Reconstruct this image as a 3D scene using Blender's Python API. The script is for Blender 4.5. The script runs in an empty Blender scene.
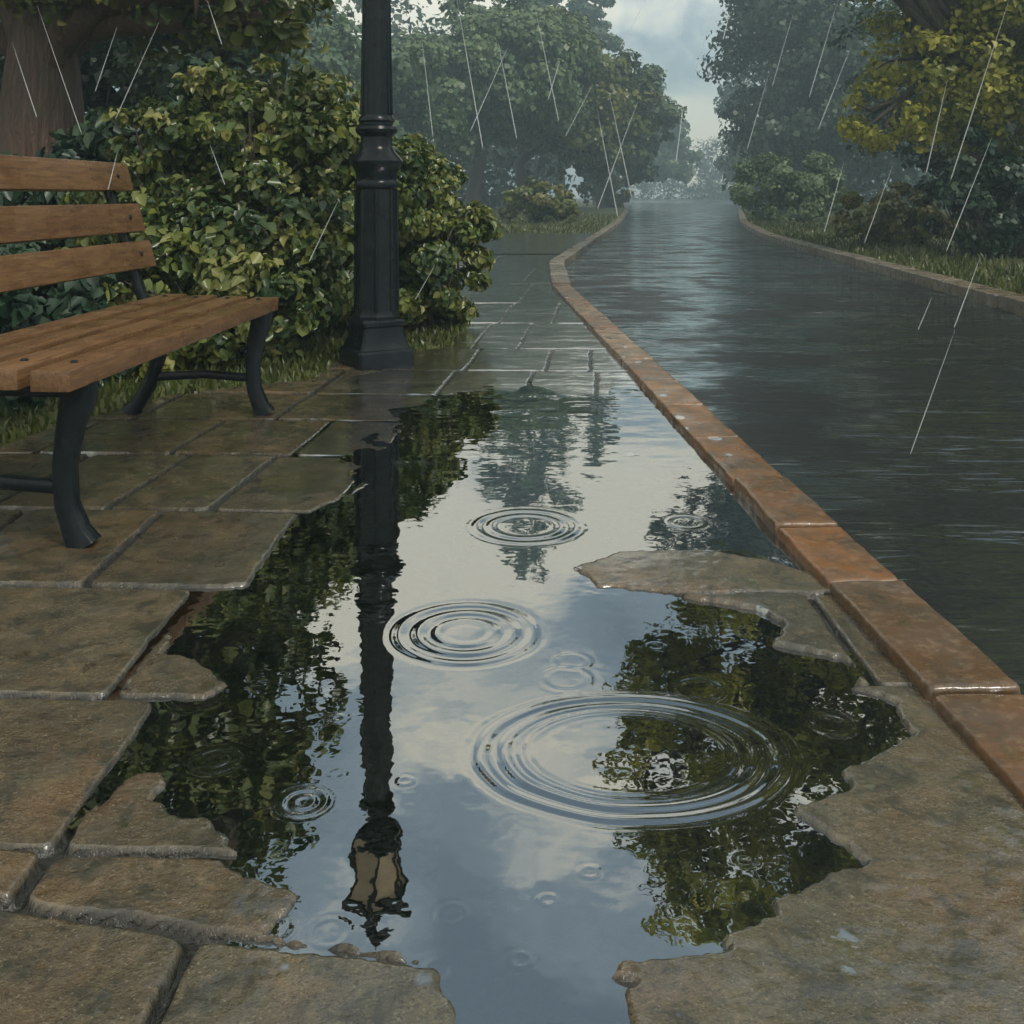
import bpy, bmesh, math, random
import numpy as np
from mathutils import Vector, Matrix

S = bpy.context.scene
COL = S.collection
rng = np.random.default_rng(11)
random.seed(5)
H = 0.95            # eye height above the still water
F = 1024.0          # focal length in pixels of a 1024 picture
HZ = 195.0          # picture row of the horizon


def gp(x, y, z=0.0):
    """picture point -> point on the level z"""
    d = (H - z) * F / (y - HZ)
    return ((x - 512.0) * d / F, d)


def pd(x, y, d):
    """picture point at distance d -> world point"""
    return Vector(((x - 512.0) * d / F, d, H + (HZ - y) * d / F))


# ------------------------------------------------------------------ numpy noise
def _hash(ix, iy, iz, seed):
    n = (ix * 374761393 + iy * 668265263 + iz * 2147483647 + seed * 1274126177) & 0xFFFFFFFF
    n = ((n ^ (n >> 13)) * 1274126177) & 0xFFFFFFFF
    n = n ^ (n >> 16)
    return (n & 0xFFFFFF) / float(0xFFFFFF)


def vnoise(x, y, z=None, seed=0):
    x = np.asarray(x, float); y = np.asarray(y, float)
    z = np.zeros_like(x) if z is None else np.asarray(z, float)
    ix, iy, iz = (np.floor(v).astype(np.int64) for v in (x, y, z))
    fx, fy, fz = x - ix, y - iy, z - iz
    fx, fy, fz = (f * f * (3 - 2 * f) for f in (fx, fy, fz))
    r = 0
    for dx in (0, 1):
        for dy in (0, 1):
            for dz in (0, 1):
                w = (fx if dx else 1 - fx) * (fy if dy else 1 - fy) * (fz if dz else 1 - fz)
                r = r + w * _hash(ix + dx, iy + dy, iz + dz, seed)
    return r


def fbm(x, y, z=None, seed=0, oct=4):
    a, s, t = 0.5, 0.0, 0.0
    for k in range(oct):
        s = s + a * vnoise(x * 2 ** k, y * 2 ** k, None if z is None else z * 2 ** k, seed + k * 17)
        t += a; a *= 0.5
    return s / t


def sstep(a, b, x):
    t = np.clip((x - a) / (b - a), 0, 1)
    return t * t * (3 - 2 * t)


def sdf(poly, X, Y):
    """signed distance to a polygon, negative inside"""
    P = np.asarray(poly, float)
    Q = np.roll(P, -1, axis=0)
    d2 = np.full(X.shape, 1e9); inside = np.zeros(X.shape, bool)
    for (ax, ay), (bx, by) in zip(P, Q):
        ex, ey = bx - ax, by - ay
        t = np.clip(((X - ax) * ex + (Y - ay) * ey) / (ex * ex + ey * ey + 1e-12), 0, 1)
        d2 = np.minimum(d2, (X - ax - t * ex) ** 2 + (Y - ay - t * ey) ** 2)
        c = (ay > Y) != (by > Y)
        with np.errstate(divide='ignore', invalid='ignore'):
            xi = ax + (Y - ay) / (by - ay + 1e-15) * ex
        inside ^= c & (X < xi)
    d = np.sqrt(d2)
    return np.where(inside, -d, d)


# ------------------------------------------------------------------ object helpers
def link(name, me, mat=None, parent=None, smooth=False):
    o = bpy.data.objects.new(name, me)
    COL.objects.link(o)
    if mat: me.materials.append(mat)
    if parent: o.parent = parent
    if smooth:
        me.polygons.foreach_set('use_smooth', np.ones(len(me.polygons), bool))
    return o


def np_mesh(name, verts, faces):
    """faces: (n,k) array of equal-size faces"""
    me = bpy.data.meshes.new(name)
    v = np.asarray(verts, np.float32); f = np.asarray(faces, np.int32)
    n, k = f.shape
    me.vertices.add(len(v)); me.vertices.foreach_set('co', v.ravel())
    me.loops.add(n * k); me.loops.foreach_set('vertex_index', f.ravel())
    me.polygons.add(n); me.polygons.foreach_set('loop_start', np.arange(0, n * k, k, dtype=np.int32))
    me.update(calc_edges=True)
    return me


def fattr(me, name, vals, domain='FACE'):
    a = me.attributes.new(name, 'FLOAT', domain)
    a.data.foreach_set('value', np.asarray(vals, np.float32))


def vattr(me, name, vals):
    fattr(me, name, vals, 'POINT')


def thing(name, label, cat, loc=(0, 0, 0), rz=0.0, group=None):
    o = bpy.data.objects.new(name, None); COL.objects.link(o)
    o.empty_display_size = 0.1
    o.location = loc; o.rotation_euler = (0, 0, rz)
    o['label'] = label; o['category'] = cat
    if group: o['group'] = group
    return o


def struct(o, label=None, kind='structure', cat=None):
    o['kind'] = kind
    if label: o['label'] = label
    if cat: o['category'] = cat
    return o


class MB:
    """collects shapes in one bmesh; every shape gets a tone value on its faces"""
    def __init__(self):
        self.bm = bmesh.new(); self.lay = self.bm.faces.layers.float.new('tone')

    def _tone(self, faces, t):
        for f in faces: f[self.lay] = t

    def box(self, c, size, mat=None, bevel=0.0, tone=0.5, seg=2):
        r = bmesh.ops.create_cube(self.bm, size=1.0)
        vs = r['verts']
        M = Matrix.Diagonal((*size, 1.0))
        bmesh.ops.transform(self.bm, matrix=M, verts=vs)
        fs = set(f for v in vs for f in v.link_faces)
        if bevel:
            es = list(set(e for v in vs for e in v.link_edges))
            r2 = bmesh.ops.bevel(self.bm, geom=es, offset=bevel, segments=seg, affect='EDGES', profile=0.6)
            vs = list(set(v for f in r2['faces'] for v in f.verts) | set(v for v in vs if v.is_valid))
            fs = set(f for v in vs for f in v.link_faces)
        self._tone(fs, tone)
        M2 = Matrix.Translation(Vector(c)) @ (mat.to_4x4() if mat else Matrix.Identity(4))
        bmesh.ops.transform(self.bm, matrix=M2, verts=vs)
        return vs

    def sweep(self, pts, sizes, side=Vector((0, 1, 0)), tone=0.5, bevel=0.25):
        """rectangular section with cut corners along pts; sizes: (w along side, t across)"""
        pts = [Vector(p) for p in pts]; rings = []
        for i, p in enumerate(pts):
            d = (pts[min(i + 1, len(pts) - 1)] - pts[max(i - 1, 0)]).normalized()
            s = (side - d * side.dot(d)).normalized(); u = d.cross(s)
            w, t = sizes[i] if isinstance(sizes, list) else sizes
            w /= 2; t /= 2; b = min(w, t) * bevel
            q = [(w - b, t), (w, t - b), (w, -t + b), (w - b, -t), (-w + b, -t), (-w, -t + b), (-w, t - b), (-w + b, t)]
            rings.append([self.bm.verts.new(p + s * a + u * c) for a, c in q])
        self._skin(rings, tone)

    def tube(self, pts, radii, n=10, tone=0.5, phase=0.0):
        pts = [Vector(p) for p in pts]; rings = []
        ref = Vector((0.31, 0.87, 0.21)).normalized()
        for i, p in enumerate(pts):
            d = (pts[min(i + 1, len(pts) - 1)] - pts[max(i - 1, 0)]).normalized()
            s = (ref - d * ref.dot(d)).normalized(); u = d.cross(s)
            r = radii[i] if isinstance(radii, (list, tuple)) else radii
            rings.append([self.bm.verts.new(p + (s * math.cos(phase + 2 * math.pi * k / n) + u * math.sin(phase + 2 * math.pi * k / n)) * r) for k in range(n)])
        self._skin(rings, tone)

    def lathe(self, prof, n=32, c=(0, 0), phase=0.0, tone=0.5):
        """prof: (radius, z) from bottom to top"""
        rings = []
        for r, z in prof:
            r = max(r, 0.0008)
            rings.append([self.bm.verts.new((c[0] + r * math.cos(phase + 2 * math.pi * k / n), c[1] + r * math.sin(phase + 2 * math.pi * k / n), z)) for k in range(n)])
        self._skin(rings, tone)

    def _skin(self, rings, tone):
        n = len(rings[0]); fs = []
        for a, b in zip(rings, rings[1:]):
            for k in range(n):
                fs.append(self.bm.faces.new((a[k], a[(k + 1) % n], b[(k + 1) % n], b[k])))
        fs.append(self.bm.faces.new(rings[0][::-1])); fs.append(self.bm.faces.new(rings[-1]))
        self._tone(fs, tone)

    def build(self, name, mat, parent=None, smooth=False, angle=None):
        bmesh.ops.recalc_face_normals(self.bm, faces=self.bm.faces[:])
        me = bpy.data.meshes.new(name); self.bm.to_mesh(me); self.bm.free()
        o = link(name, me, mat, parent, smooth or angle is not None)
        if angle is not None:
            me.set_sharp_from_angle(angle=math.radians(angle))
        return o


# ------------------------------------------------------------------ materials
class NT:
    def __init__(self, name):
        self.m = bpy.data.materials.new(name); self.m.use_nodes = True
        self.t = self.m.node_tree; self.n = self.t.nodes; self.n.clear()
        self.out = self.n.new('ShaderNodeOutputMaterial')

    def node(self, kind, **kw):
        o = self.n.new(kind)
        for k, v in kw.items():
            if k in ('operation', 'blend_type', 'data_type', 'feature', 'distance', 'noise_dimensions', 'voronoi_dimensions', 'attribute_name', 'clamp', 'interpolation_type', 'wave_type', 'bands_direction', 'clamp_factor'):
                setattr(o, k, v)
            else:
                s = o.inputs[k]
                if isinstance(v, bpy.types.NodeSocket): self.t.links.new(v, s)
                else: s.default_value = v
        return o

    def L(self, a, b): self.t.links.new(a, b)

    def math(self, op, a, b=None, c=None, clamp=False):
        o = self.n.new('ShaderNodeMath'); o.operation = op; o.use_clamp = clamp
        for i, v in enumerate((a, b, c)):
            if v is None: continue
            if isinstance(v, bpy.types.NodeSocket): self.L(v, o.inputs[i])
            else: o.inputs[i].default_value = v
        return o.outputs[0]

    def ramp(self, fac, stops, interp='LINEAR'):
        o = self.n.new('ShaderNodeValToRGB'); o.color_ramp.interpolation = interp
        e = o.color_ramp.elements
        while len(e) < len(stops): e.new(0.5)
        for i, (p, c) in enumerate(stops):
            e[i].position = p; e[i].color = (*c, 1.0) if not isinstance(c, (int, float)) else (c, c, c, 1)
        self.L(fac, o.inputs[0]); return o.outputs[0]

    def mix(self, fac, a, b, blend='MIX'):
        o = self.n.new('ShaderNodeMix'); o.data_type = 'RGBA'; o.blend_type = blend
        for i, v in ((0, fac), (6, a), (7, b)):
            if isinstance(v, bpy.types.NodeSocket): self.L(v, o.inputs[i])
            elif i == 0: o.inputs[i].default_value = v
            else: o.inputs[i].default_value = (*v, 1.0)
        return o.outputs[2]

    def pos(self, scale=(1, 1, 1)):
        g = self.n.new('ShaderNodeTexCoord').outputs['Object']
        if scale == (1, 1, 1): return g
        m = self.n.new('ShaderNodeMapping'); m.inputs['Scale'].default_value = scale
        self.L(g, m.inputs[0]); return m.outputs[0]

    def noise(self, scale, detail=4, rough=0.55, vec=None, dist=0.0):
        o = self.n.new('ShaderNodeTexNoise')
        o.inputs['Scale'].default_value = scale; o.inputs['Detail'].default_value = detail
        o.inputs['Roughness'].default_value = rough; o.inputs['Distortion'].default_value = dist
        self.L(vec or self.pos(), o.inputs['Vector']); return o.outputs[0]

    def attr(self, name):
        o = self.n.new('ShaderNodeAttribute'); o.attribute_name = name; return o.outputs['Fac']

    def bump(self, h, strength, dist=0.01, normal=None):
        o = self.n.new('ShaderNodeBump'); o.inputs['Strength'].default_value = strength
        o.inputs['Distance'].default_value = dist; self.L(h, o.inputs['Height'])
        if normal: self.L(normal, o.inputs['Normal'])
        return o.outputs[0]

    def bsdf(self, color, rough=0.5, normal=None, metallic=0.0, spec=0.5, **kw):
        o = self.n.new('ShaderNodeBsdfPrincipled')
        for k, v in (('Base Color', color), ('Roughness', rough), ('Metallic', metallic), ('Specular IOR Level', spec), *kw.items()):
            if isinstance(v, bpy.types.NodeSocket): self.L(v, o.inputs[k])
            else: o.inputs[k].default_value = (*v, 1.0) if isinstance(v, tuple) and len(v) == 3 else v
        if normal: self.L(normal, o.inputs['Normal'])
        return o.outputs[0]

    def glossy(self, color, rough, normal=None):
        o = self.n.new('ShaderNodeBsdfGlossy'); o.inputs['Color'].default_value = (*color, 1)
        if isinstance(rough, bpy.types.NodeSocket): self.L(rough, o.inputs['Roughness'])
        else: o.inputs['Roughness'].default_value = rough
        if normal: self.L(normal, o.inputs['Normal'])
        return o.outputs[0]

    def shmix(self, fac, a, b):
        o = self.n.new('ShaderNodeMixShader')
        if isinstance(fac, bpy.types.NodeSocket): self.L(fac, o.inputs[0])
        else: o.inputs[0].default_value = fac
        self.L(a, o.inputs[1]); self.L(b, o.inputs[2]); return o.outputs[0]

    def fresnel(self, ior, normal=None):
        o = self.n.new('ShaderNodeFresnel'); o.inputs[0].default_value = ior
        if normal: self.L(normal, o.inputs['Normal'])
        return o.outputs[0]

    def done(self, sh):
        self.L(sh, self.out.inputs['Surface']); return self.m


def mat_paving():
    t = NT('wet_stone_paving')
    tone = t.attr('tone'); film = t.attr('film'); rim = t.attr('rim'); joint = t.attr('joint')
    base = t.ramp(tone, [(0.0, (0.05, 0.043, 0.025)), (0.35, (0.10, 0.062, 0.027)), (0.6, (0.10, 0.079, 0.044)), (0.8, (0.078, 0.07, 0.042)), (1.0, (0.115, 0.06, 0.022))])
    n1 = t.noise(5.5, 6, 0.62, dist=0.3); n2 = t.noise(26, 5, 0.65); n3 = t.noise(2.3, 3)
    c = t.mix(t.ramp(n1, [(0.35, 0.0), (0.66, 0.85)]), base, (0.055, 0.055, 0.038))
    c = t.mix(t.ramp(n3, [(0.5, 0.0), (0.68, 0.42)]), c, (0.17, 0.085, 0.032))
    c = t.mix(t.ramp(n2, [(0.42, 0.0), (0.75, 0.5)]), c, (0.15, 0.125, 0.08))
    n5 = t.noise(120, 3, 0.7)
    c = t.mix(t.ramp(n5, [(0.52, 0.0), (0.66, 0.55)]), c, (0.022, 0.022, 0.017))
    c = t.mix(t.ramp(t.noise(210, 2, 0.6), [(0.60, 0.0), (0.70, 0.6)]), c, (0.24, 0.21, 0.15))
    n6 = t.noise(13, 5, 0.7, dist=0.4)
    c = t.mix(t.ramp(n6, [(0.5, 0.0), (0.62, 0.8)]), c, (0.028, 0.028, 0.02))
    c = t.mix(t.ramp(n6, [(0.33, 0.6), (0.43, 0.0)]), c, (0.17, 0.125, 0.07))
    c = t.mix(joint, c, (0.012, 0.012, 0.009))
    h = t.math('ADD', t.math('MULTIPLY', n2, 0.6), t.math('MULTIPLY', n5, 0.7))
    h = t.math('ADD', h, t.math('MULTIPLY', n1, 1.6))
    nb = t.bump(h, 0.8, 0.006)
    rough = t.ramp(t.noise(7.5, 4, 0.6), [(0.35, 0.10), (0.68, 0.40)])
    wc = t.bump(t.math('ADD', n1, t.math('MULTIPLY', n2, 0.35)), 0.25, 0.006)
    stone = t.bsdf(c, rough, nb, spec=0.6, **{'Coat Weight': t.math('MULTIPLY', t.ramp(t.noise(4.2, 4, 0.6), [(0.36, 0.25), (0.58, 1.0)]), t.math('SUBTRACT', 1.0, joint)), 'Coat Roughness': 0.09, 'Coat IOR': 1.6, 'Coat Normal': wc})
    # standing film: broad patches plus single beaded drops
    v = t.node('ShaderNodeTexVoronoi', Scale=19.0, Randomness=1.0, Vector=t.pos((1.0, 0.72, 1)))
    pick = t.node('ShaderNodeSeparateColor', Color=v.outputs['Color']).outputs[0]
    rad = t.math('MULTIPLY', t.math('SUBTRACT', pick, 0.5, clamp=True), 0.85)
    dd = t.math('ADD', v.outputs['Distance'], t.math('MULTIPLY', t.math('SUBTRACT', n2, 0.5), 0.22))
    spot = t.math('MULTIPLY', t.math('MULTIPLY', t.math('SUBTRACT', rad, dd), 16.0, clamp=True), t.math('SUBTRACT', 0.75, t.math('MULTIPLY', rim, 0.75)))
    n4 = t.noise(3.4, 5, 0.6, dist=0.25)
    patch = t.math('MULTIPLY', t.math('SUBTRACT', t.math('ADD', t.math('MULTIPLY', film, 0.80), t.math('MULTIPLY', n4, 1.1)), 0.92), 5.0, clamp=True)
    wet = t.math('MULTIPLY', t.math('MAXIMUM', spot, patch), t.math('SUBTRACT', 1.0, t.math('MULTIPLY', joint, 0.9)))
    wob = t.bump(t.math('ADD', t.noise(5.0, 3, 0.5, t.pos((0.3, 1.0, 1))), t.math('MULTIPLY', n1, 0.25)), 0.28, 0.03)
    fr = t.math('ADD', t.math('MULTIPLY', t.fresnel(1.55), 0.9), 0.36, clamp=True)
    sh = t.shmix(t.math('MULTIPLY', wet, fr), stone, t.glossy((0.95, 0.97, 1.0), t.math('ADD', 0.03, t.math('MULTIPLY', film, 0.13)), wob))
    return t.done(sh)


def mat_water():
    t = NT('puddle_water')
    nb = t.bump(t.math('ADD', t.noise(11, 2, 0.5), t.math('MULTIPLY', t.noise(38, 2, 0.5), 0.08)), 0.03, 0.02)
    tr = t.n.new('ShaderNodeBsdfTransparent'); tr.inputs[0].default_value = (0.30, 0.34, 0.33, 1)
    fr = t.math('ADD', t.math('MULTIPLY', t.fresnel(1.45, nb), 0.7), 0.34, clamp=True)
    return t.done(t.shmix(fr, tr.outputs[0], t.glossy((0.95, 0.98, 1.0), 0.0, nb)))


def mat_road():
    t = NT('rain_flooded_asphalt')
    n1 = t.noise(60, 4); n2 = t.noise(1.5, 5, 0.62, t.pos((0.8, 1.0, 1)))
    c = t.ramp(n1, [(0.3, (0.010, 0.013, 0.014)), (0.7, (0.024, 0.026, 0.026))])
    nw = t.noise(2.4, 3, 0.55, t.pos((0.17, 1.0, 1)), 0.2)
    nf = t.noise(11.0, 2, 0.5, t.pos((0.2, 1.0, 1)))
    vr = t.node('ShaderNodeTexVoronoi', Scale=1.7, Vector=t.pos())       # rings of the falling drops
    dr = vr.outputs['Distance']
    pr = t.node('ShaderNodeSeparateColor', Color=vr.outputs['Color']).outputs[0]
    ring = t.math('MULTIPLY', t.math('COSINE', t.math('MULTIPLY', dr, 130.0)), t.math('MULTIPLY', t.math('SUBTRACT', t.math('ADD', 0.06, t.math('MULTIPLY', pr, 0.22)), dr, clamp=True), 0.6))
    fleck = t.ramp(t.noise(5.5, 3, 0.6, t.pos((0.22, 1.0, 1))), [(0.52, 0.0), (0.66, 1.0)])
    nw = t.math('ADD', t.math('ADD', nw, ring), t.math('MULTIPLY', fleck, 0.3))
    nb = t.bump(t.math('ADD', nw, t.math('MULTIPLY', nf, 0.3)), 0.75, 0.05)
    base = t.bsdf(c, 0.45, t.bump(n1, 0.5, 0.004), spec=0.12)
    deep = t.ramp(n2, [(0.42, 0.12), (0.53, 1.0)])
    fr = t.math('MULTIPLY', t.math('ADD', t.math('MULTIPLY', t.fresnel(1.6, nb), 0.92), 0.08, clamp=True), deep)
    return t.done(t.shmix(fr, base, t.glossy((0.84, 0.95, 1.0), 0.05, nb)))


def mat_kerb(grey=False):
    t = NT('wet_kerb_stone_grey' if grey else 'wet_kerb_brick')
    tone = t.attr('tone')
    if grey:
        c = t.ramp(tone, [(0.0, (0.11, 0.085, 0.06)), (1.0, (0.21, 0.18, 0.14))])
    else:
        c = t.ramp(tone, [(0.0, (0.095, 0.055, 0.028)), (0.5, (0.19, 0.086, 0.031)), (1.0, (0.26, 0.165, 0.088))])
    n1 = t.noise(9, 6, 0.65); n2 = t.noise(45, 4, 0.6)
    c = t.mix(t.ramp(n1, [(0.42, 0.0), (0.62, 0.9)]), c, (0.075, 0.056, 0.038))
    c = t.mix(t.ramp(n2, [(0.5, 0.0), (0.75, 0.5)]), c, (0.26, 0.18, 0.11))
    nb = t.bump(t.math('ADD', n1, t.math('MULTIPLY', n2, 0.5)), 0.5, 0.006)
    r = t.ramp(t.noise(6, 4), [(0.38, 0.2), (0.65, 0.5)])
    stone = t.bsdf(c, r, nb, spec=0.6)
    v = t.node('ShaderNodeTexVoronoi', Scale=11.0, Vector=t.pos((1.3, 0.8, 1)))
    pick = t.node('ShaderNodeSeparateColor', Color=v.outputs['Color']).outputs[0]
    rad = t.math('MULTIPLY', t.math('SUBTRACT', pick, 0.5, clamp=True), 0.85)
    dd = t.math('ADD', v.outputs['Distance'], t.math('MULTIPLY', t.math('SUBTRACT', n2, 0.5), 0.2))
    spot = t.math('MULTIPLY', t.math('SUBTRACT', rad, dd), 14.0, clamp=True)
    fr = t.math('ADD', t.fresnel(1.5), 0.15, clamp=True)
    return t.done(t.shmix(t.math('MULTIPLY', spot, fr), stone, t.glossy((0.95, 0.97, 1), 0.04)))


def mat_wood():
    t = NT('wet_bench_wood')
    tone = t.attr('tone')
    g = t.noise(7, 6, 0.65, t.pos((9, 0.8, 9)), 0.5); g2 = t.noise(28, 4, 0.6, t.pos((7, 0.5, 7)))
    c = t.ramp(tone, [(0.0, (0.125, 0.064, 0.026)), (1.0, (0.19, 0.104, 0.044))])
    c = t.mix(t.ramp(g, [(0.36, 0.0), (0.66, 0.85)]), c, (0.07, 0.032, 0.015))
    c = t.mix(t.ramp(g2, [(0.5, 0.0), (0.75, 0.5)]), c, (0.27, 0.155, 0.08))
    w = t.noise(5, 4, 0.6)
    c = t.mix(t.ramp(w, [(0.5, 0.0), (0.7, 0.4)]), c, (0.07, 0.034, 0.018))
    nb = t.bump(t.math('ADD', g, t.math('MULTIPLY', g2, 0.6)), 0.35, 0.004)
    return t.done(t.bsdf(c, t.ramp(w, [(0.4, 0.42), (0.62, 0.17)]), nb, spec=0.5))


def mat_iron():
    t = NT('wet_black_iron')
    n = t.noise(14, 5, 0.6); n2 = t.noise(70, 3)
    c = t.ramp(n, [(0.3, (0.003, 0.005, 0.007)), (0.7, (0.008, 0.012, 0.015))])
    nb = t.bump(t.math('ADD', n, t.math('MULTIPLY', n2, 0.4)), 0.22, 0.006)
    return t.done(t.bsdf(c, t.ramp(t.noise(8, 4), [(0.35, 0.12), (0.65, 0.30)]), nb, spec=0.2))


def mat_lampglass():
    t = NT('frosted_lantern_glass')
    n = t.noise(9, 4)
    return t.done(t.bsdf(t.ramp(n, [(0.3, (0.30, 0.22, 0.13)), (0.7, (0.42, 0.32, 0.20))]), 0.25, spec=0.5))


def mat_bark(col=(0.075, 0.045, 0.028)):
    t = NT('wet_bark')
    n = t.noise(5, 6, 0.65, t.pos((5, 5, 0.8)), 0.6); n2 = t.noise(3, 4)
    c = t.mix(t.ramp(n, [(0.3, 0.0), (0.7, 1.0)]), tuple(v * 0.35 for v in col), col)
    c = t.mix(t.ramp(n2, [(0.5, 0.0), (0.75, 0.6)]), c, (0.055, 0.06, 0.028))
    return t.done(t.bsdf(c, 0.45, t.bump(n, 0.9, 0.05)))


LEAF = {}


def mat_leaf(name, cols, rough=0.33, transl=0.25):
    if name in LEAF: return LEAF[name]
    t = NT(name)
    k = t.attr('tone')
    c = t.ramp(k, [(i / (len(cols) - 1), v) for i, v in enumerate(cols)])
    n = t.noise(2.0, 3)
    c = t.mix(t.ramp(n, [(0.35, 0.0), (0.7, 0.5)]), c, tuple(0.6 * v for v in cols[0]))
    p = t.bsdf(c, rough, spec=0.5)
    tr = t.n.new('ShaderNodeBsdfTranslucent'); t.L(c, tr.inputs[0])
    LEAF[name] = t.done(t.shmix(transl, p, tr.outputs[0]))
    return LEAF[name]


def mat_soil():
    t = NT('wet_grassy_earth')
    n = t.noise(3, 6, 0.6); n2 = t.noise(35, 4)
    c = t.ramp(n, [(0.3, (0.05, 0.056, 0.018)), (0.55, (0.09, 0.10, 0.028)), (0.75, (0.14, 0.125, 0.04))])
    c = t.mix(t.ramp(n2, [(0.45, 0.0), (0.7, 0.6)]), c, (0.035, 0.03, 0.018))
    return t.done(t.bsdf(c, 0.6, t.bump(n2, 0.8, 0.03)))


def mat_rain():
    t = NT('falling_rain')
    tr = t.n.new('ShaderNodeBsdfTranslucent'); tr.inputs[0].default_value = (0.9, 0.93, 0.95, 1)
    tp = t.n.new('ShaderNodeBsdfTransparent')
    return t.done(t.shmix(0.55, t.shmix(0.5, t.bsdf((0.85, 0.88, 0.9), 0.2), tr.outputs[0]), tp.outputs[0]))


PAV, WATER, ROAD, KERB, KERBG, WOOD, IRON = mat_paving(), mat_water(), mat_road(), mat_kerb(), mat_kerb(True), mat_wood(), mat_iron()
GLASS, BARK, BARKD, SOIL, RAIN = mat_lampglass(), mat_bark((0.11, 0.058, 0.034)), mat_bark((0.06, 0.045, 0.034)), mat_soil(), mat_rain()
BARKD.name = 'wet_dark_bark'
OLIVE = mat_leaf('olive_leaves', [(0.026, 0.05, 0.014), (0.075, 0.105, 0.02), (0.15, 0.165, 0.03), (0.25, 0.225, 0.045)])
BUSH = mat_leaf('shrub_leaves', [(0.022, 0.054, 0.022), (0.075, 0.118, 0.027), (0.19, 0.21, 0.04), (0.36, 0.34, 0.11)], 0.3)
DARK = mat_leaf('dark_leaves', [(0.012, 0.034, 0.022), (0.032, 0.07, 0.038), (0.062, 0.105, 0.048)], 0.4)
TEAL = mat_leaf('blue_green_leaves', [(0.036, 0.078, 0.040), (0.085, 0.145, 0.064), (0.15, 0.205, 0.075)], 0.45)
YELL = mat_leaf('yellow_green_leaves', [(0.11, 0.14, 0.02), (0.28, 0.29, 0.034), (0.46, 0.44, 0.06), (0.58, 0.53, 0.10)], 0.4, 0.45)
GRASSM = mat_leaf('grass_blades', [(0.03, 0.05, 0.012), (0.07, 0.09, 0.018), (0.14, 0.145, 0.028)], 0.35)

# ------------------------------------------------------------------ outlines on the ground
KERB_TOP = 0.03
ROAD_Z = -0.06


def kx(Y):          # pavement-side edge of the near kerb
    return 0.855 - 0.0420 * Y


KW = 0.18
left_kerb = [(kx(-4), -4.0), (kx(10.6), 10.6), (0.50, 14.0), (1.5, 21.0), (3.5, 35.0), (7.2, 65.0), (20.0, 185.0)]
right_kerb = [(2.9, -4.0), (4.25, 8.46), (5.0, 16.0), (5.75, 23.5), (7.8, 35.0), (12.6, 57.0), (17.0, 77.0), (42.0, 185.0)]

PUD = [gp(*p) for p in [
    (366, 488), (302, 516), (252, 586), (192, 592), (158, 662), (128, 690), (160, 708), (124, 770), (96, 812), (118, 784), (136, 773), (160, 775), (166, 788),
    (156, 800), (176, 815), (204, 820), (234, 840), (238, 856), (224, 868), (262, 885), (300, 897), (284, 915), (266, 936), (330, 946), (446, 963), (452, 1090), (640, 1100),
    (614, 983), (622, 966), (681, 960), (722, 955), (722, 937), (773, 920), (775, 904), (866, 866), (839, 843), (786, 812), (850, 792), (840, 774), (916, 735), (898, 720),
    (896, 705), (850, 689), (870, 676), (840, 661), (770, 646), (788, 628), (752, 610), (700, 602), (660, 592), (599, 587), (573, 569), (620, 552), (711, 551), (776, 564),
    (806, 572), (772, 520), (712, 462), (660, 455), (560, 462), (450, 458), (392, 462)]]
ISLE = [gp(*p) for p in [(122, 692), (132, 666), (166, 656), (196, 662), (228, 686), (206, 700), (160, 706)]]

# rows of slabs: (Y0, Y1, [joint X...]) - the joints drift with Y by the slope given
ROWS = [
    (-4.0, -2.6, [-2.0, -1.3, -0.5, 0.2]), (-2.6, -1.2, [-2.2, -1.6, -0.9, 0.1]), (-1.2, 0.35, [-2.0, -1.2, -0.6, 0.3]),
    (0.35, 1.07, [-1.9, -1.2, -0.42, 0.25]),
    (1.07, 1.325, [-1.6, -0.98, -0.405, -0.03, 0.12]), (1.325, 1.474, [-1.3, -0.66, -0.1, 0.2]),
    (1.474, 1.93, [-1.75, -1.2, -0.655, 0.1, 0.62]), (1.93, 2.47, [-1.9, -1.32, -0.757, 0.1, 0.70]),
    (2.47, 3.06, [-1.9, -1.45, -1.04, -0.632, 0.1]), (3.06, 3.72, [-1.95, -1.58, -1.22, -0.905, -0.54, 0.2]),
    (3.72, 4.30, [-1.75, -1.25, -0.80, -0.47, 0.14, 0.5]), (4.30, 4.87, [-1.6, -1.0, -0.41, 0.05, 0.45]),
    (4.87, 5.55, [-1.5, -0.95, -0.36, 0.06, 0.4]), (5.55, 6.35, [-1.6, -1.1, -0.26, 0.18, 0.42]),
    (6.35, 7.6, [-0.8, -0.25, 0.04]), (7.6, 9.0, [-0.7, -0.1, 0.3]), (9.0, 11.0, [-1.0, -0.5, 0.05]), (11.0, 13.4, [-1.6, -0.8, 0.1]), (13.4, 17.0, [-3, -1.5, -0.4]),
    (17.0, 30.0, [-4, -2, 0.0])]


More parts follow.
